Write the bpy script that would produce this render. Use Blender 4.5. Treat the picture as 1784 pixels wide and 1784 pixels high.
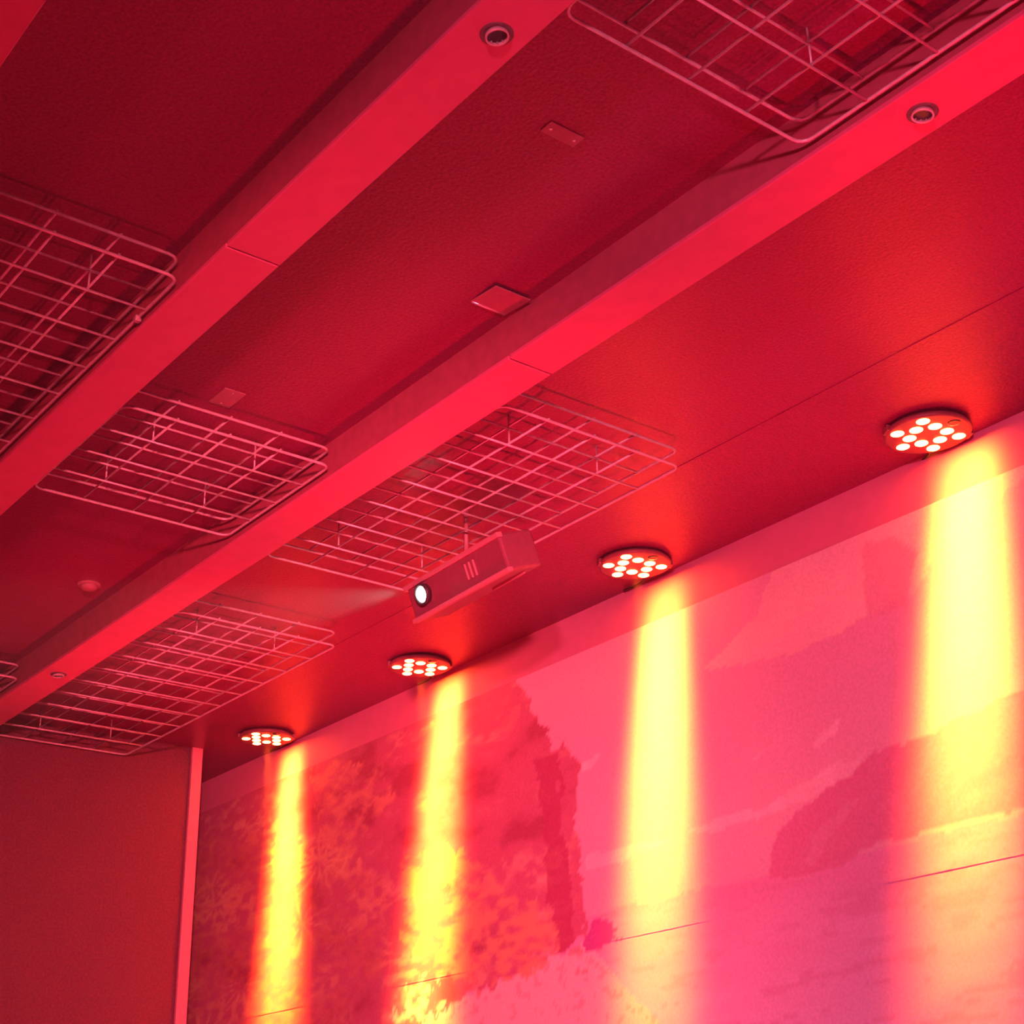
import bpy, bmesh, math, random
import numpy as np
from mathutils import Vector, Matrix

for o in list(bpy.data.objects):
    bpy.data.objects.remove(o, do_unlink=True)
scene = bpy.context.scene
COL = scene.collection
random.seed(7)
R = math.radians
Z0 = 1.6                                   # eye height above the floor

# ------------------------------------------------------------------ camera
yaw, pitch, roll = R(38.6656), R(24.477), R(-1.5133)
fw = Vector((-math.cos(yaw) * math.cos(pitch), math.sin(yaw) * math.cos(pitch), math.sin(pitch)))
rt = fw.cross(Vector((0, 0, 1))).normalized()
up = rt.cross(fw)
rt, up = rt * math.cos(roll) + up * math.sin(roll), up * math.cos(roll) - rt * math.sin(roll)
cam_d = bpy.data.cameras.new('camera')
cam_d.sensor_width = 36
cam_d.lens = 36 * 2654.4 / 1784
cam_d.clip_start = 0.05
cam = bpy.data.objects.new('camera', cam_d)
m = Matrix((rt, up, -fw)).transposed().to_4x4()
m.translation = (0, 0, Z0)
cam.matrix_world = m
COL.objects.link(cam)
scene.camera = cam

# ------------------------------------------------------------------ world, exposure
w = bpy.data.worlds.new('world')
scene.world = w
w.use_nodes = True
w.node_tree.nodes['Background'].inputs[0].default_value = (0, 0, 0, 1)
w.node_tree.nodes['Background'].inputs[1].default_value = 0.0
vsn = w.node_tree.nodes.new('ShaderNodeVolumeScatter')        # thin stage haze in the room's air
vsn.inputs['Density'].default_value = 0.0032
vsn.inputs['Anisotropy'].default_value = 0.3
w.node_tree.links.new(vsn.outputs[0], w.node_tree.nodes['World Output'].inputs['Volume'])
scene.cycles.max_bounces = 4
scene.cycles.adaptive_threshold = 0.04
scene.cycles.use_light_tree = False
scene.cycles.diffuse_bounces = 3
scene.cycles.glossy_bounces = 2
vs = scene.view_settings
vs.view_transform = 'Standard'
vs.look = 'None'
vs.exposure = 0.0
vs.gamma = 1.0
vs.use_curve_mapping = False

# ------------------------------------------------------------------ unseen lamps (stage wash behind the camera, added red fills)
WASH = (1.0, 0.15, 0.29)
RED_FILL = (1.0, 0.008, 0.05)


def aim(o, target):
    d = Vector(target) - o.location
    o.rotation_euler = d.to_track_quat('-Z', 'Y').to_euler()


def spot(name, loc, target, power, color, size, blend, radius=0.1):
    d = bpy.data.lights.new(name, 'SPOT')
    d.energy = power
    d.color = color
    d.spot_size = R(size)
    d.spot_blend = blend
    d.shadow_soft_size = radius
    o = bpy.data.objects.new(name, d)
    o.location = loc
    COL.objects.link(o)
    aim(o, target)
    return o


def area(name, loc, target, power, color, sx, sy):
    d = bpy.data.lights.new(name, 'AREA')
    d.energy = power
    d.color = color
    d.shape = 'RECTANGLE'
    d.size, d.size_y = sx, sy
    o = bpy.data.objects.new(name, d)
    o.location = loc
    COL.objects.link(o)
    aim(o, target)
    return o


spot('wash_light', (1.5, -2.0, 3.2), (-4.4, 5.6, 1.9), 3500, WASH, 58, 1.0, 0.15)
spot('wash_light', (1.2, -0.7, 3.0), (-9.8, 5.6, 3.0), 8300, (1, .09, .15), 38, 1.0, 0.15)
for ux, uy, p in ((-1.5, 2.6, 270), (-4.5, 2.7, 255), (-7.5, 2.9, 235), (-2.6, 0.7, 150)):
    spot('red_floor_fill', (ux, uy, 0.15), (ux, uy + .1, 4.6), p, RED_FILL, 78, 0.9, 0.2)  # unseen upward spots added to fill the ceiling and beam undersides with red
for ux, p in ((-1.6, 1050), (-4.6, 1050), (-7.8, 850)):
    spot('red_floor_fill', (ux, 4.3, 0.15), (ux, 4.35, 4.6), p, RED_FILL, 50, 1.0, 0.2)  # more unseen fill, added to brighten the bay next to the mural
spot('red_side_fill', (-5.0, -4.8, 2.0), (-5.0, 3.6, 4.8), 350, RED_FILL, 60, 1.0, 0.25)  # unseen fill added from the left to lift the dark beam sides

# ------------------------------------------------------------------ materials
MATS = {}


def mat(name, color, rough=0.5, metallic=0.0, spec=0.5, tint=None, noise=None, bump=None, coat=0.0, emit=None):
    """procedural principled material; noise=(scale, amount) varies the colour, bump=(scale, strength)"""
    if name in MATS:
        return MATS[name]
    mt = bpy.data.materials.new(name)
    mt.use_nodes = True
    nt = mt.node_tree
    b = nt.nodes['Principled BSDF']
    b.inputs['Base Color'].default_value = (*color, 1)
    b.inputs['Roughness'].default_value = rough
    b.inputs['Metallic'].default_value = metallic
    b.inputs['Specular IOR Level'].default_value = spec
    if tint:
        b.inputs['Specular Tint'].default_value = (*tint, 1)
    tc = nt.nodes.new('ShaderNodeTexCoord')
    geo = nt.nodes.new('ShaderNodeNewGeometry')
    if noise:
        n = nt.nodes.new('ShaderNodeTexNoise')
        n.inputs['Scale'].default_value = noise[0]
        n.inputs['Detail'].default_value = 6
        nt.links.new(geo.outputs['Position'], n.inputs['Vector'])
        mx = nt.nodes.new('ShaderNodeMix')
        mx.data_type = 'RGBA'
        k0, k1 = 1 - noise[1], 1 + noise[1]
        mx.inputs['A'].default_value = (*[c * k0 for c in color], 1)
        mx.inputs['B'].default_value = (*[min(1, c * k1) for c in color], 1)
        rp = nt.nodes.new('ShaderNodeMapRange')
        rp.inputs['From Min'].default_value = 0.3
        rp.inputs['From Max'].default_value = 0.7
        nt.links.new(n.outputs['Fac'], rp.inputs['Value'])
        nt.links.new(rp.outputs['Result'], mx.inputs['Factor'])
        nt.links.new(mx.outputs['Result'], b.inputs['Base Color'])
    if bump:
        n2 = nt.nodes.new('ShaderNodeTexNoise')
        n2.inputs['Scale'].default_value = bump[0]
        n2.inputs['Detail'].default_value = 4
        nt.links.new(geo.outputs['Position'], n2.inputs['Vector'])
        bp = nt.nodes.new('ShaderNodeBump')
        bp.inputs['Strength'].default_value = bump[1]
        bp.inputs['Distance'].default_value = 0.01
        nt.links.new(n2.outputs['Fac'], bp.inputs['Height'])
        nt.links.new(bp.outputs['Normal'], b.inputs['Normal'])
    if emit:
        b.inputs['Emission Color'].default_value = (*emit[0], 1)
        b.inputs['Emission Strength'].default_value = emit[1]
    MATS[name] = mt
    return mt


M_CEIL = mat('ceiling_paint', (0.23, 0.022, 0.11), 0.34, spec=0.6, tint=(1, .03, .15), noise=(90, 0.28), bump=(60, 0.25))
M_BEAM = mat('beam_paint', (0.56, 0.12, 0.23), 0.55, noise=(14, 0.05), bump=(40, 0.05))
M_WALL = mat('wall_paint', (0.60, 0.24, 0.35), 0.6, noise=(12, 0.04), bump=(50, 0.06))
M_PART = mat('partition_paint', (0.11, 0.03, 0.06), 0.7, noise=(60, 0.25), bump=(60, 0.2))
M_DARK = mat('dark_wall_paint', (0.06, 0.05, 0.05), 0.8, noise=(20, 0.2))
M_FLOOR = mat('stage_floor', (0.10, 0.09, 0.09), 0.5, noise=(8, 0.2))
M_WIRE = mat('galvanised_wire', (0.62, 0.60, 0.60), 0.38, metallic=0.25, noise=(30, 0.15))
M_BLACK = mat('black_plastic', (0.03, 0.03, 0.03), 0.45, noise=(40, 0.2))
M_HOUS = mat('lamp_housing', (0.24, 0.08, 0.09), 0.4, noise=(30, 0.1))
M_LENS_OFF = mat('dark_lens', (0.04, 0.03, 0.03), 0.1, noise=(30, 0.1))
M_LED = mat('amber_led', (1, .6, .3), 0.3, emit=((1, 0.085, 0.020), 85))
M_RING = mat('brushed_ring', (0.80, 0.76, 0.72), 0.25, metallic=0.55, noise=(50, 0.1))
M_RECESS = mat('recess_black', (0.12, 0.10, 0.10), 0.5, noise=(50, 0.2))
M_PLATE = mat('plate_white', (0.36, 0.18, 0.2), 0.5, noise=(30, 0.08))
M_PROJ = mat('projector_shell', (0.20, 0.06, 0.09), 0.45, noise=(40, 0.08))
M_PROJ_L = mat('projector_bezel', (0.40, 0.20, 0.22), 0.4, noise=(40, 0.05))
M_PLENS = mat('projector_light', (0.9, 1, 1), 0.1, emit=((0.85, 1.0, 1.0), 30))
M_CABLE = mat('black_cable', (0.02, 0.02, 0.02), 0.5, noise=(40, 0.2))


# ------------------------------------------------------------------ mesh helpers
def obj(name, bm, material, parent=None, smooth=False, loc=None):
    me = bpy.data.meshes.new(name)
    bm.normal_update()
    bm.to_mesh(me)
    bm.free()
    me.materials.append(material)
    if smooth:
        me.polygons.foreach_set('use_smooth', [True] * len(me.polygons))
    o = bpy.data.objects.new(name, me)
    COL.objects.link(o)
    if parent:
        o.parent = parent
    if loc:
        o.location = loc
    return o


def inst(src, parent, loc, rot=None):
    o = src.copy()
    COL.objects.link(o)
    o.parent = parent
    o.location = loc
    if rot:
        o.rotation_euler = rot
    return o


def thing(name, label, cat, loc, group=None, rot=(0, 0, 0)):
    o = bpy.data.objects.new(name, None)
    o.empty_display_size = 0.1
    COL.objects.link(o)
    o.location = loc
    o.rotation_euler = rot
    o['label'] = label
    o['category'] = cat
    if group:
        o['group'] = group
    return o


def struct(o, label):
    o['kind'] = 'structure'
    o['label'] = label
    return o


def box(bm, x0, x1, y0, y1, z0, z1, bevel=0.0):
    r = bmesh.ops.create_cube(bm, size=1.0)
    vs_ = r['verts']
    for v in vs_:
        v.co.x = x0 if v.co.x < 0 else x1
        v.co.y = y0 if v.co.y < 0 else y1
        v.co.z = z0 if v.co.z < 0 else z1
    if bevel:
        es = list({e for v in vs_ for e in v.link_edges})
        bmesh.ops.bevel(bm, geom=es, offset=bevel, segments=2, affect='EDGES', profile=0.5)
    return bm


def boxm(*a, **k):
    return box(bmesh.new(), *a, **k)


def tube(bm, pts, r, n=6, closed=False):
    pts = [Vector(p) for p in pts]
    k = len(pts)
    rings = []
    for i, p in enumerate(pts):
        if closed:
            t = (pts[(i + 1) % k] - pts[i - 1]).normalized()
        else:
            t = (pts[min(i + 1, k - 1)] - pts[max(i - 1, 0)]).normalized()
        a = t.cross(Vector((0, 0, 1)))
        if a.length < 1e-3:
            a = t.cross(Vector((1, 0, 0)))
        a.normalize()
        b = t.cross(a)
        rings.append([bm.verts.new(p + r * (math.cos(2 * math.pi * j / n) * a + math.sin(2 * math.pi * j / n) * b)) for j in range(n)])
    for i in range(k if closed else k - 1):
        A, B = rings[i], rings[(i + 1) % k]
        for j in range(n):
            bm.faces.new((A[j], A[(j + 1) % n], B[(j + 1) % n], B[j]))
    if not closed:
        bm.faces.new(rings[0][::-1])
        bm.faces.new(rings[-1])
    bmesh.ops.recalc_face_normals(bm, faces=bm.faces)
    return bm


def tubem(pts, r, n=6, closed=False):
    return tube(bmesh.new(), pts, r, n, closed)


def lathe(prof, n=32, cap0=True, cap1=True):
    """revolve (radius, z) profile about z"""
    bm = bmesh.new()
    rings = []
    for r_, z_ in prof:
        rings.append([bm.verts.new((r_ * math.cos(2 * math.pi * j / n), r_ * math.sin(2 * math.pi * j / n), z_)) for j in range(n)])
    for A, B in zip(rings, rings[1:]):
        for j in range(n):
            bm.faces.new((A[j], A[(j + 1) % n], B[(j + 1) % n], B[j]))
    if cap0:
        bm.faces.new(rings[0])
    if cap1:
        bm.faces.new(rings[-1])
    bmesh.ops.recalc_face_normals(bm, faces=bm.faces)
    return bm


# ------------------------------------------------------------------ the setting
YW = 5.6                    # mural wall
ZC = Z0 + 3.2               # ceiling
ZB = Z0 + 3.0               # beam undersides
X0, X1, YL = -13.0, 5.0, -5.5
struct(obj('floor', boxm(X0 - .2, X1 + .2, YL - .2, YW + .3, -0.2, 0), M_FLOOR), 'dark stage floor of the room')
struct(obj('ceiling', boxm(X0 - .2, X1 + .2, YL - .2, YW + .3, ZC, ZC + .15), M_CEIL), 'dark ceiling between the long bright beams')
struct(obj('wall_mural', boxm(X0 - .2, X1 + .2, YW, YW + .2, 0, ZC), M_WALL), 'wall carrying the printed beach mural')
struct(obj('wall_left', boxm(X0 - .2, X1 + .2, YL - .2, YL, 0, ZC), M_DARK), 'dark wall opposite the mural')
struct(obj('wall_back', boxm(X0 - .2, X0, YL, YW, 0, ZC), M_DARK), 'far end wall behind the partition')
struct(obj('wall_right', boxm(X1, X1 + .2, YL, YW, 0, ZC), M_DARK), 'near end wall behind the viewer')

# lowered strip of ceiling along the mural wall: its edge is the faint line past the projector
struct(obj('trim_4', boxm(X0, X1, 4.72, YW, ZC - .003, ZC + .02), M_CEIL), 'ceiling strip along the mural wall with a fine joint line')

# beams with clad undersides; the cladding boards butt at a visible joint
BEAMS = ((0.80, 1.024), (1.972, 2.178), (3.222, 3.436))
BLAB = ('bright ceiling beam cut by the upper left corner of the picture', 'bright ceiling beam in the middle of the three, with one downlight at its upper end',
        'bright ceiling beam nearest to the mural wall and the projector')
for i, (a, b) in enumerate(BEAMS):
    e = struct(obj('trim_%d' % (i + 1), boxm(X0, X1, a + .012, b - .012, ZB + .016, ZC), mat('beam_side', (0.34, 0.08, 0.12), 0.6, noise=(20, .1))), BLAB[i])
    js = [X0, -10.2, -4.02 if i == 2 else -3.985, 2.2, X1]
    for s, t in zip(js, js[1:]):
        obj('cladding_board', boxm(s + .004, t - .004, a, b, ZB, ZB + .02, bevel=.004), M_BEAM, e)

# partition at the far end with its bright end post
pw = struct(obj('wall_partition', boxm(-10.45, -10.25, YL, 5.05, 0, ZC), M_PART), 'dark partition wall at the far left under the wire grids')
obj('end_post', boxm(-10.46, -10.225, 5.05, 5.135, 0, ZC, bevel=.003), mat('post_paint', (0.6, .28, .32), .5, noise=(20, .06)), pw)['label'] = 'bright red-lit end post of the partition'


# ------------------------------------------------------------------ mural: printed vinyl in two sheets
def vnoise(x, z, seed=0):
    rng = np.random.RandomState(seed)
    N = 256
    g = rng.rand(N, N)
    xi, zi = np.floor(x).astype(int), np.floor(z).astype(int)
    fx, fz = x - xi, z - zi
    fx, fz = fx * fx * (3 - 2 * fx), fz * fz * (3 - 2 * fz)
    g00, g10 = g[xi % N, zi % N], g[(xi + 1) % N, zi % N]
    g01, g11 = g[xi % N, (zi + 1) % N], g[(xi + 1) % N, (zi + 1) % N]
    return (g00 * (1 - fx) + g10 * fx) * (1 - fz) + (g01 * (1 - fx) + g11 * fx) * fz


def fbm(x, z, sx, sz, seed=0, oct_=4):
    s, a, t = 0, 1.0, 0
    for k in range(oct_):
        s = s + a * vnoise(x * sx * 2 ** k + 17 * k, z * sz * 2 ** k + 5 * k, seed + k)
        t += a
        a *= 0.55
    return s / t


def inside(x, z, poly):
    r_ = np.zeros(x.shape, bool)
    n = len(poly)
    for i in range(n):
        (xa, za), (xb, zb) = poly[i], poly[(i + 1) % n]
        if za == zb:
            continue
        c = ((za > z) != (zb > z)) & (x < (xb - xa) * (z - za) / (zb - za) + xa)
        r_ ^= c
    return r_


POLY = {
    'tree': [(-13.5, 3.2), (-7.05, 3.2), (-7.0, 2.95), (-6.89, 2.8), (-6.84, 2.67), (-6.74, 2.55), (-6.67, 2.43), (-6.61, 2.43), (-6.56, 2.46), (-6.49, 2.34), (-6.45, 2.24), (-6.48, 2.07), (-6.47, 1.9), (-6.46, 1.77), (-6.45, 1.6), (-6.45, 1.42), (-6.46, 1.33), (-6.63, 1.27), (-7.29, 1.17), (-7.74, 1.11), (-7.98, 1.02), (-9, .6), (-13.5, .3)],
    'bush': [(-8.24, 2.05), (-7.8, 2.1), (-7.43, 1.91), (-7.21, 1.77), (-7.05, 1.64), (-6.87, 1.58), (-6.74, 1.5), (-6.67, 1.36), (-6.68, 1.26), (-6.86, 1.2), (-7.45, 1.18), (-7.86, 1.29), (-8.23, 1.51)],
    'palm': [(-13.5, 2.7), (-11.1, 2.75), (-10.26, 2.6), (-8.94, 2.26), (-8.3, 1.84), (-8.36, 1.42), (-9.18, .9), (-13.5, .6)],
    'gap': [(-9.4, 2.93), (-8.97, 2.9), (-8.52, 2.77), (-8.31, 2.45), (-8.65, 2.36), (-8.93, 2.02), (-9.24, 2.31)],
    'sand': [(-6.47, 1.3), (-6.63, 1.27), (-7.29, 1.17), (-7.74, 1.11), (-7.98, 1.02), (-9, .6), (-12, .2), (-12, -2), (-5.2, -2), (-5.7, .5), (-5.91, 0.82), (-6.15, 1.03), (-6.37, 1.23)],
    'shrub': [(-6.46, 1.37), (-6.33, 1.39), (-6.21, 1.35), (-6.18, 1.27), (-6.27, 1.23), (-6.46, 1.27)],
    'cloud': [(-5.39, 2.56), (-5.0, 2.75), (-4.7, 3.2), (-3.0, 3.2), (-3.3, 2.9), (-3.84, 2.7), (-4.0, 2.55), (-4.44, 2.5), (-4.92, 2.48)],
    'gray': [(-4.29, 2.86), (-4.08, 2.87), (-3.96, 2.74), (-4.07, 2.49), (-4.31, 2.51)],
    'band': [(-5.64, 1.76), (-5.45, 1.77), (-5.08, 1.75), (-4.8, 1.82), (-4.65, 1.87), (-4.42, 1.87), (-4.56, 1.75), (-4.74, 1.75), (-4.93, 1.72), (-5.12, 1.7), (-5.44, 1.71)],
    'wisp1': [(-4.72, 1.97), (-4.66, 2.03), (-4.53, 2.07), (-4.56, 2.02), (-4.65, 1.97)],
    'wisp2': [(-5.14, 2.02), (-5.04, 2.03), (-5.08, 2.0)],
    'wisp0': [(-6.44, 2.29), (-6.34, 2.3), (-6.24, 2.33), (-6.29, 2.27), (-6.42, 2.24)],
    'hband': [(-6.42, 1.77), (-6.14, 1.76), (-5.69, 1.72), (-6.14, 1.68), (-6.43, 1.69)],
    'island': [(-5.07, 1.42), (-5.05, 1.53), (-5.0, 1.62), (-4.82, 1.71), (-4.66, 1.78), (-4.52, 1.78), (-4.37, 1.88), (-4.2, 1.86), (-3.99, 1.9), (-3.5, 1.95), (-3.2, 1.8), (-3.1, 1.45), (-4.27, 1.45), (-4.37, 1.47), (-4.47, 1.45), (-4.62, 1.39), (-4.72, 1.38), (-4.83, 1.39)],
    'rocklight': [(-4.85, 1.46), (-4.76, 1.58), (-4.61, 1.66), (-4.47, 1.68), (-4.58, 1.6), (-4.7, 1.51), (-4.79, 1.41)],
    'rock_a': [(-6.60, 1.27), (-6.57, 1.295), (-6.5, 1.28), (-6.46, 1.25), (-6.52, 1.24)],
    'rock_b': [(-6.56, 1.15), (-6.53, 1.175), (-6.43, 1.17), (-6.45, 1.15)],
}


def print_colour(x, z):
    """the beach scene as printed ink: sky, clouds, island, sea, sand, trees"""
    c = np.zeros(x.shape + (3,))

    def put(mask, col, k=None):
        col = np.array(col, float)
        if k is None:
            c[mask] = col
        else:
            kk = k[mask][:, None]
            c[mask] = c[mask] * (1 - kk) + col * kk
    wob = 0.05 * (fbm(x, z, 9, 9, 3) - .5)
    xs, zs = x + wob, z + 0.05 * (fbm(x, z, 8, 8, 30) - .5)
    c[:] = (0.66, 0.50, 0.62)                                                   # sky
    put(z > -9, (0.72, 0.60, 0.62), np.clip(fbm(x, z, .8, 1.8, 40) * 1.6 - .6, 0, 1))
    put(inside(xs, zs, POLY['cloud']), (0.78, 0.74, 0.66), np.clip(.3 + fbm(x, z, 3, 4, 12), 0, 1))
    put(inside(xs, zs, POLY['gray']), (0.64, 0.42, 0.50), np.full(x.shape, .7))
    for k in ('band', 'wisp1', 'wisp2', 'wisp0', 'hband'):
        put(inside(xs, zs, POLY[k]), (0.80, 0.80, 0.78), np.clip(.15 + fbm(x, z, 6, 8, 15), 0, 1))
    sea = zs < 1.43
    put(sea, (0.66, 0.40, 0.60))
    put(sea, (0.76, 0.66, 0.88), np.clip((1.43 - z) * .9 + .4 * (fbm(x, z, 2, 14, 50) - .5), 0, 1))
    put(sea & (fbm(x, z, 4, 30, 55) > .62), (0.60, 0.34, 0.52), np.full(x.shape, .5))
    put(inside(xs, zs, POLY['island']), (0.62, 0.30, 0.46))
    put(inside(xs, zs, POLY['island']) & (fbm(x + z, z - x, 7, 18, 60) > .58), (0.62, 0.33, 0.5), np.full(x.shape, .7))
    put(inside(xs, zs, POLY['rocklight']), (0.66, 0.42, 0.56), np.clip(fbm(x + z, z, 22, 5, 61) * 1.8 - .4, 0, 1))
    sd = inside(xs, zs, POLY['sand'])
    put(sd, (0.76, 0.68, 0.66))
    put(sd & (fbm(x, z, 20, 30, 65) > .66), (0.6, 0.5, 0.5))
    x2 = x + .16 * (fbm(x, z, 14, 14, 4, 5) - .5)
    z2 = z + .14 * (fbm(x, z, 14, 14, 6, 5) - .5)
    put(inside(x2, z2, POLY['shrub']), (0.50, 0.12, 0.40))
    for k in ('rock_a', 'rock_b'):
        put(inside(xs, zs, POLY[k]), (0.55, 0.36, 0.36))
    tr = inside(x2, z2, POLY['tree'])
    put(tr, (0.50, 0.17, 0.27))
    n1, n2 = fbm(x, z, 2.2, 5, 70, 5), fbm(x, z, 10, 24, 80, 3)
    put(tr, (0.66, 0.42, 0.36), np.clip((n1 - .48) * 5, 0, 1) * np.clip((n2 - .42) * 5, 0, 1))
    put(tr, (0.36, 0.08, 0.15), np.clip((.40 - n1) * 6, 0, 1) * .8)
    trunk = tr & (np.abs(x2 + 6.62 + .08 * (z - 1.2)) < .09) & (z < 2.4)
    put(trunk, (0.42, 0.07, 0.18), np.full(x.shape, .8))
    gp = inside(x2, z2, POLY['gap'])
    put(gp, (0.62, 0.34, 0.26), np.clip((fbm(x, z, 8, 18, 85, 4) - .36) * 4, 0, 1))
    pl = inside(x2, z2, POLY['palm'])
    rng = np.random.RandomState(5)
    put(pl, (0.60, 0.30, 0.20), np.clip((n2 - .35) * 2.2, 0, 1) * .7)
    for k in range(20):                                                         # fan-shaped palm fronds
        fx, fz = rng.uniform(-11.6, -8.2), rng.uniform(.9, 2.5)
        rad, ph, nb = rng.uniform(.14, .30), rng.uniform(0, 6.28), rng.randint(9, 15)
        dx_, dz_ = (x - fx) * .5, z - fz
        rr_ = np.hypot(dx_, dz_)
        an = np.arctan2(dz_, dx_) + .5 * (fbm(x, z, 3, 6, 300 + k, 2) - .5) + .8 * rr_
        bl = np.clip(np.cos(an * nb + ph) * 2.4 - 1.0, 0, 1) * np.clip((rad - rr_) * 9, 0, 1) * np.clip(n1 * 2.2 - .4, 0, 1) * np.clip(rr_ * 14, 0, 1)
        put(pl & (rr_ < rad), (0.70, 0.50, 0.30), bl * .85)
    bu = inside(x2, z2, POLY['bush'])
    put(bu, (0.66, 0.40, 0.25), np.clip((fbm(x, z, 11, 24, 97, 3) - .3) * 3, 0, 1))
    # white flowers at the foot of the trees near the second beam of light
    fl = inside(x2, z2, [(-8.15, 1.3), (-7.85, 1.3), (-7.7, 1.0), (-8.2, .7), (-8.6, .9)])
    put(fl, (0.85, 0.8, 0.6), np.clip((fbm(x + .5 * z, z - .4 * x, 12, 22, 99, 4) - .5) * 7, 0, 1))
    return c


def print_sheet(zlo, zhi, y, parent, hz, lip=0.0):
    xs = np.concatenate([np.arange(-12.9, -11.4, .06), np.arange(-11.4, -3.0, .018), np.arange(-3.0, 4.9, .06)])
    zs = np.arange(zlo, zhi + hz * .5, hz)
    zs[-1] = zhi
    nx, nz = len(xs), len(zs)
    Xg, Zg = np.meshgrid(xs, zs)
    # vinyl is not perfectly flat: soft wrinkles and a curled lower lip at the seam
    wr = 0.004 * (fbm(Xg + .8 * Zg, Zg - .3 * Xg, 1.4, 5.0, 200, 3) - .5)
    Yg = y - np.abs(wr) - lip * np.exp(-((Zg - zlo) / .02) ** 2)
    co = np.stack([Xg, Yg, Zg + Z0], -1).reshape(-1, 3)
    i = np.arange(nz - 1)[:, None] * nx + np.arange(nx - 1)[None, :]
    f = np.stack([i, i + 1, i + nx + 1, i + nx], -1).reshape(-1, 4)
    me = bpy.data.meshes.new('mural_sheet')
    me.from_pydata(co.tolist(), [], f.tolist())
    ca = me.color_attributes.new('print', 'FLOAT_COLOR', 'POINT')
    col = print_colour(Xg, Zg).reshape(-1, 3)
    ca.data.foreach_set('color', np.concatenate([col, np.ones((len(col), 1))], 1).astype(np.float32).ravel())
    me.polygons.foreach_set('use_smooth', [True] * len(me.polygons))
    me.materials.append(M_MURAL)
    o = bpy.data.objects.new('mural_sheet', me)
    COL.objects.link(o)
    o.parent = parent
    return o


M_MURAL = mat('printed_vinyl', (0.7, 0.6, 0.6), 0.62, spec=0.25)
nt = M_MURAL.node_tree
at_ = nt.nodes.new('ShaderNodeAttribute')
at_.attribute_name = 'print'
nz_ = nt.nodes.new('ShaderNodeTexNoise')
nz_.inputs['Scale'].default_value = 70
nz_.inputs['Detail'].default_value = 5
gm = nt.nodes.new('ShaderNodeNewGeometry')
nt.links.new(gm.outputs['Position'], nz_.inputs['Vector'])
mr = nt.nodes.new('ShaderNodeMapRange')
mr.inputs['From Min'].default_value, mr.inputs['From Max'].default_value = .3, .7
mr.inputs['To Min'].default_value, mr.inputs['To Max'].default_value = .9, 1.08
nt.links.new(nz_.outputs['Fac'], mr.inputs['Value'])
mm = nt.nodes.new('ShaderNodeVectorMath')
mm.operation = 'SCALE'
nt.links.new(at_.outputs['Color'], mm.inputs[0])
nt.links.new(mr.outputs['Result'], mm.inputs['Scale'])
nt.links.new(mm.outputs['Vector'], nt.nodes['Principled BSDF'].inputs['Base Color'])
mural = thing('beach_mural', 'wall-wide printed vinyl beach mural with trees, pale sky and sea', 'mural', (0, 0, 0))
print_sheet(1.275, 2.945, YW - .0028, mural, .018, lip=.0)
print_sheet(-1.45, 1.295, YW - .002, mural, .022)


# ------------------------------------------------------------------ double-layer wire grids in the bays
ZLO, ZHI = Z0 + 3.05, Z0 + 3.135
WR = 0.0054


def wire_grid(label, xs, ys, hide=()):
    """two stacked welded meshes: rounded border loop, cross wires, long wires, spacer posts, hanger rods"""
    x0, x1, y0, y1 = min(xs), max(xs), min(ys), max(ys)
    t = thing('wire_grid', label, 'wire grid', ((x0 + x1) / 2, (y0 + y1) / 2, ZLO), 'double-layer wire grids under the ceiling')
    cx, cy = t.location.x, t.location.y
    rr = .045
    loop = []
    for (qx, qy, a0) in ((x1 - rr, y1 - rr, 0), (x0 + rr, y1 - rr, 90), (x0 + rr, y0 + rr, 180), (x1 - rr, y0 + rr, 270)):
        for k in range(5):
            a = R(a0 + 22.5 * k)
            loop.append((qx - cx + rr * math.cos(a), qy - cy + rr * math.sin(a), 0))
    bl = obj('border_wire', tubem(loop, WR * 1.25, 6, True), M_WIRE, t, True)
    inst(bl, t, (0, 0, ZHI - ZLO))
    lx = obj('long_wire', tubem([(-(x1 - x0) / 2, 0, 0), ((x1 - x0) / 2, 0, 0)], WR), M_WIRE, t, True)
    ly = obj('cross_wire', tubem([(0, -(y1 - y0) / 2, 0), (0, (y1 - y0) / 2, 0)], WR), M_WIRE, t, True)
    ha = obj('hanger_rod', tubem([(0, 0, 0), (0, 0, ZC - ZLO)], WR * .8), M_WIRE, t, True)
    first = {'x': lx, 'y': ly, 'h': ha}

    def put(k, src, loc):
        if first[k]:
            src.location = loc
            first[k] = None
        else:
            inst(src, t, loc)
    iy, ix = sorted(ys)[1:-1], sorted(xs)[1:-1]
    for dz in (0, ZHI - ZLO):
        for y in iy:
            put('x', lx, (0, y - cy, dz + 2 * WR))
        for x in ix:
            put('y', ly, (x - cx, 0, dz))
    for y in (iy[0], iy[-1]):
        for x in (ix[0], ix[-1]):
            put('h', ha, (x - cx, y - cy, 0))
    return t


def steps(a, b, n):
    return [a + (b - a) * k / (n - 1) for k in range(n)]


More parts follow.
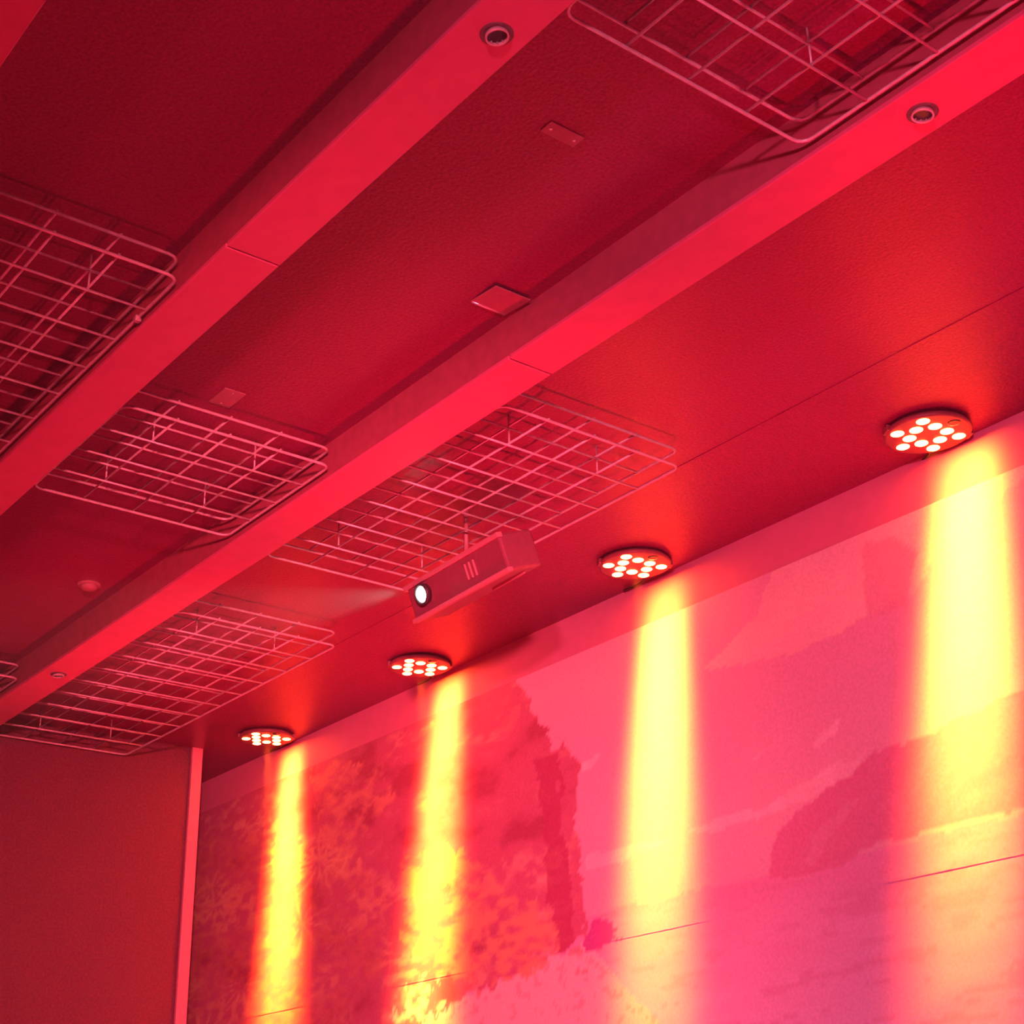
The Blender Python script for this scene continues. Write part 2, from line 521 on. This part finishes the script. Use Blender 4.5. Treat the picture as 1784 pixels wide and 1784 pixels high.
YB1, YB2, YB3 = [1.06, 1.27, 1.50, 1.735, 1.962], [2.21, 2.458, 2.706, 2.955, 3.207], [3.48, 3.74, 4.0, 4.255, 4.51]
g1 = wire_grid('wire grid left of the middle beam, cut by the left picture edge', steps(-6.43, -4.325, 9), YB1)
wire_grid('well-lit wire grid between the middle beam and the beam nearest the mural', steps(-6.27, -5.31, 5), YB2)
wire_grid('wire grid cut by the top picture edge, above the cream-ringed downlight', steps(-2.48, -.62, 8), YB2)
wire_grid('wire grid beside the projector, left of it on the ceiling', steps(-6.37, -4.40, 8), YB3)
wire_grid('far wire grid at the lower left, in front of the dark partition', steps(-10.2, -7.34, 11), YB3)
wire_grid('wire grid barely showing at the left picture edge beyond the small round detector', steps(-10.0, -8.95, 5), YB2)
clip = obj('border_clip', boxm(-.012, .012, -.012, .012, -.012, .012, bevel=.003), M_RING, g1)
clip.location = (-4.66 - g1.location.x, 1.962 - g1.location.y, -.004)

# ------------------------------------------------------------------ downlights in the beams


def downlight(label, x, y, tilt, ring_mat):
    t = thing('downlight', label, 'downlight', (x, y, ZB), 'unlit recessed downlights in the beams')
    obj('trim_ring', lathe([(.036, -.0015), (.046, -.003), (.0485, -.0015), (.0485, .001)], 40, False, False), M_RECESS, t, True)
    obj('recess', lathe([(.0365, -.0015), (.020, -.0012)], 40, False, True), M_RECESS, t)
    g = obj('gimbal_ring', lathe([(.0285, -.012), (.0300, -.0145), (.0345, -.0145), (.0352, -.012), (.034, -.002), (.0285, -.002), (.0285, -.012)], 40, False, False), ring_mat, t, True)
    g.rotation_euler = tilt
    obj('lamp_well', lathe([(.0285, -.006), (.018, -.005)], 32, False, True), M_LENS_OFF, g)
    for a in (105, 140, 180):
        c = obj('lamp_clip', boxm(-.0018, .0018, -.002, .002, -.013, -.005), M_RING, g)
        c.location = (.026 * math.cos(R(a)), .026 * math.sin(R(a)), 0)
    return t


downlight('unlit round downlight in the middle beam, at the top of the picture', -2.615, 2.083, (R(4), R(-3), 0), mat('ring_dull', (.6, .5, .5), .35, metallic=.2, noise=(50, .1)))
downlight('unlit downlight with a pale cream ring in the beam nearest the mural', -2.115, 3.335, (R(-4), R(5), 0), M_RING)
downlight('small far downlight in the beam at the left picture edge', -8.60, 3.325, (R(4), 0, 0), MATS['ring_dull'])

# ------------------------------------------------------------------ LED par lights along the mural wall
ZF = Z0 + 3.165
S = 0.0845
AMBER = (1.0, 0.105, 0.009)
led_pos = []
for v_ in range(-2, 3):
    for u_ in range(-2, 3):
        if (v_, u_) in ((-2, 1), (-1, -1), (-1, 0), (-1, 1), (-1, 2), (0, -1), (0, 1), (1, -1), (1, 0), (1, 1), (2, -1), (1, -2)):
            led_pos.append((u_ + .5 * v_, -v_ * math.sqrt(3) / 2, (v_, u_) == (1, -2)))
PARS = ((-3.582, 5.268),
        (-5.480, 5.222),
        (-7.500, 5.230),
        (-9.420, 5.228))
PAR_LABEL = ('nearest and largest lit LED par light, by the right picture edge',
             'second nearest lit LED par light, above the open sky of the mural',
             'third nearest lit LED par light, below the projector',
             'farthest and smallest lit LED par light, beside the partition post')
LEAN = (-.17, -.13, -.14, -.04)
FALL = (1.56, 1.70, 1.85, 1.95)
GAIN = (1.5, 1.2, 1.8, 1.9)
XOFF = (.04, -.06, -.04, -.08)


def wallwash(par, px, py, pz, lean, gain, xoff, reach):
    """lamp whose intensity depends on direction like a grazing wall washer: a narrow, tall lobe on the wall"""
    d = bpy.data.lights.new('par_beam', 'POINT')
    d.energy = 4 * math.pi * gain
    d.color = AMBER
    d.shadow_soft_size = 0.02
    d.use_nodes = True
    nt = d.node_tree
    em = nt.nodes['Emission']
    D = YW - py
    tc = nt.nodes.new('ShaderNodeTexCoord')
    sp = nt.nodes.new('ShaderNodeSeparateXYZ')
    nt.links.new(tc.outputs['Normal'], sp.inputs[0])

    def mth(op, a, b=None, c=None):
        n = nt.nodes.new('ShaderNodeMath')
        n.operation = op
        for i, q in enumerate((a, b, c)):
            if q is None:
                continue
            if isinstance(q, (int, float)):
                n.inputs[i].default_value = q
            else:
                nt.links.new(q, n.inputs[i])
        return n.outputs[0]
    SG = SIGN
    ny = mth('MULTIPLY', sp.outputs['Y'], SG)
    ok = mth('GREATER_THAN', ny, .02)
    t_ = mth('DIVIDE', D, mth('MAXIMUM', ny, .02))           # distance along the ray to the wall
    h = mth('MULTIPLY', mth('MULTIPLY', t_, sp.outputs['Z']), -SG)   # drop below the lamp
    x = mth('MULTIPLY', mth('MULTIPLY', t_, sp.outputs['X']), SG)
    hp = mth('MAXIMUM', h, 0.0)
    dx = mth('SUBTRACT', x, mth('ADD', mth('MULTIPLY', hp, lean), xoff))
    sig = mth('ADD', .125, mth('MULTIPLY', hp, .058))
    q = mth('DIVIDE', dx, sig)
    g = mth('EXPONENT', mth('MULTIPLY', mth('POWER', mth('ABSOLUTE', q), 2.6), -.75))
    rise = mth('SUBTRACT', 1.0, mth('EXPONENT', mth('DIVIDE', mth('ADD', hp, .02), -.12)))
    fall = mth('EXPONENT', mth('MULTIPLY', mth('POWER', mth('DIVIDE', hp, reach), 2.4), -1.0))
    up_ = mth('GREATER_THAN', h, -.02)
    d3 = mth('POWER', t_, 3.0)
    s1 = mth('MULTIPLY', mth('MULTIPLY', g, rise), mth('MULTIPLY', fall, mth('DIVIDE', d3, D)))
    s2 = mth('MULTIPLY', mth('MULTIPLY', s1, ok), mth('MULTIPLY', up_, 33 * math.pi / .65))
    nt.links.new(mth('MINIMUM', s2, 60000), em.inputs['Strength'])
    o = bpy.data.objects.new('par_beam', d)
    o.location = (px, py, pz)
    COL.objects.link(o)
    return o


SIGN = 1
proto = None
for k, (px, py) in enumerate(PARS):
    px, py = px * 1.021, py * 1.021 - .005
    t = thing('led_par_light', PAR_LABEL[k], 'stage light', (px, py, ZF), 'LED par lights along the top of the mural', (0, 0, R(149)))
    if proto is None:
        ps = []
        ps.append(obj('housing', lathe([(.186, -.006), (.196, -.003), (.198, .006), (.190, .020), (.05, .022)], 48, False, True), M_HOUS, t, True))
        ps.append(obj('face_plate', lathe([(.186, -.006), (.01, -.004)], 48, False, True), M_HOUS, t))
        ps.append(obj('mounting_plate', boxm(-.06, .06, -.06, .06, .021, .027), M_HOUS, t))
        for s_ in (-1, 1):
            o_ = obj('bracket_tab', boxm(-.03, .03, -.010, .010, -.004, .026, bevel=.003), M_HOUS, t)
            o_.location = (0, .196 * s_, 0)
            ps.append(o_)
        dome = [(.0305, -.004), (.0305, -.0065), (.027, -.0085), (.016, -.0095), (.004, -.010)]
        for (u_, v_, off) in led_pos:
            o_ = obj('led_lens', lathe(dome, 20, False, True), M_LENS_OFF if off else M_LED, t, True)
            o_.location = (u_ * S, v_ * S, 0)
            if off:
                o_['label'] = 'unlit dark lens'
            ps.append(o_)
        ps.append(obj('cable', tubem([(.16, -.06, .012), (.20, -.09, .016), (.26, -.10, .018), (.33, -.08, .019), (.42, -.02, .020)], .005, 6), M_CABLE, t, True))
        proto = ps
    else:
        for p in proto:
            inst(p, t, p.location, p.rotation_euler)
    # the asymmetric wall-washing beam of this lamp, leaning a little toward the far end
    wallwash(t, px, py, ZF - .03, LEAN[k], GAIN[k], XOFF[k], FALL[k])

# ------------------------------------------------------------------ projector under the ceiling
pj_ = thing('projector', 'lit projector with a white glowing lens hanging under the ceiling', 'projector', (-5.60, 4.07, Z0 + 2.888), None, (R(20), 0, R(-2.5)))
W2, HH, DD = .409, .186, .22                      # half width, height, depth; the front faces -y, top edge at z=0
obj('body', boxm(-W2, W2, .012, DD, -HH, 0, bevel=.012), M_PROJ, pj_)
obj('top_bezel', boxm(-W2 - .01, W2 + .01, -.004, .03, -.020, .006, bevel=.004), M_PROJ_L, pj_)
obj('bottom_bezel', boxm(-W2 - .01, W2 + .01, -.004, .03, -HH - .006, -HH + .016, bevel=.004), M_PROJ_L, pj_)
for k in range(3):
    obj('vent_slit', boxm(.10 + .035 * k, .108 + .035 * k, .004, .014, -.13, -.05, bevel=.002), M_PROJ_L, pj_)
lb = lathe([(.052, 0), (.056, .030), (.048, .034), (.040, .026)], 32, True, False)
bmesh.ops.rotate(lb, verts=lb.verts, matrix=Matrix.Rotation(R(90), 3, 'X'))
ln = obj('lens_barrel', lb, M_BLACK, pj_, True)
ln.location = (-.265, .012, -.08)
lg = lathe([(.039, .028), (.030, .038), (.014, .044), (.004, .045)], 24)
bmesh.ops.rotate(lg, verts=lg.verts, matrix=Matrix.Rotation(R(90), 3, 'X'))
obj('lens_glass', lg, M_PLENS, ln, True)
spot('projector_beam', (-5.86, 3.99, Z0 + 2.80), (-6.3, 2.0, Z0 + 2.15), 1500, (.85, 1, 1), 24, .3, .02)
obj('mount_plate', boxm(-.12, .12, .07, .19, 0, .02, bevel=.004), M_PROJ_L, pj_)
obj('mount_pole', tubem([(0, .12, .01), (0, .228, .306)], .011, 12), M_PROJ_L, pj_, True)
obj('foot', boxm(.08, .34, .15, .165, -HH - .012, -HH + .002, bevel=.003), M_PROJ_L, pj_)

# ------------------------------------------------------------------ small fittings on the ceiling


def plate(label, x0, x1, y0, y1, name='ceiling_plate', th=.006, rot=0.0, material=None):
    t = thing(name, label, 'plate', ((x0 + x1) / 2, (y0 + y1) / 2, ZC))
    hx, hy = (x1 - x0) / 2, (y1 - y0) / 2
    o = obj('cover', boxm(-hx, hx, -hy, hy, -th, 0, bevel=.002), material or M_PLATE, t)
    for s_ in (-1, 1):
        c = obj('screw', lathe([(.006, -th - .002), (.005, -th), (.005, 0)], 10), M_RING, t)
        c.location = (0, s_ * hy * .7, 0) if hy > hx else (s_ * hx * .7, 0, 0)
    return t


plate('small rectangular plate on the ceiling below the topmost wire grid', -3.06, -3.0, 2.607, 2.75)
plate('small square plate on the ceiling beside the well-lit wire grid', -5.33, -5.18, 2.60, 2.70)
# tilted plate added to stand in for a ceiling glare patch near the beam
fl = thing('glare_plate', 'small tilted plate added as a glare patch on the ceiling between two beams', 'glare stand-in', (-4.02, 3.125, ZC))
fb = obj('glare_board', boxm(0, .16, -.085, .085, -.005, 0, bevel=.001), M_PLATE, fl)
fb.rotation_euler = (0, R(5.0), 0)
obj('glare_rod', tubem([(0, -.08, -.004), (0, .08, -.004)], .006, 8), M_RING, fl, True)
sm = thing('smoke_detector', 'small round detector on the dark ceiling near the left picture edge', 'detector', (-7.60, 3.06, ZC))
obj('base', lathe([(.065, 0), (.065, -.010), (.050, -.012)], 32), M_PLATE, sm, True)
obj('sensor_dome', lathe([(.048, -.010), (.045, -.026), (.030, -.034), (.010, -.036)], 32), M_PLATE, sm, True)
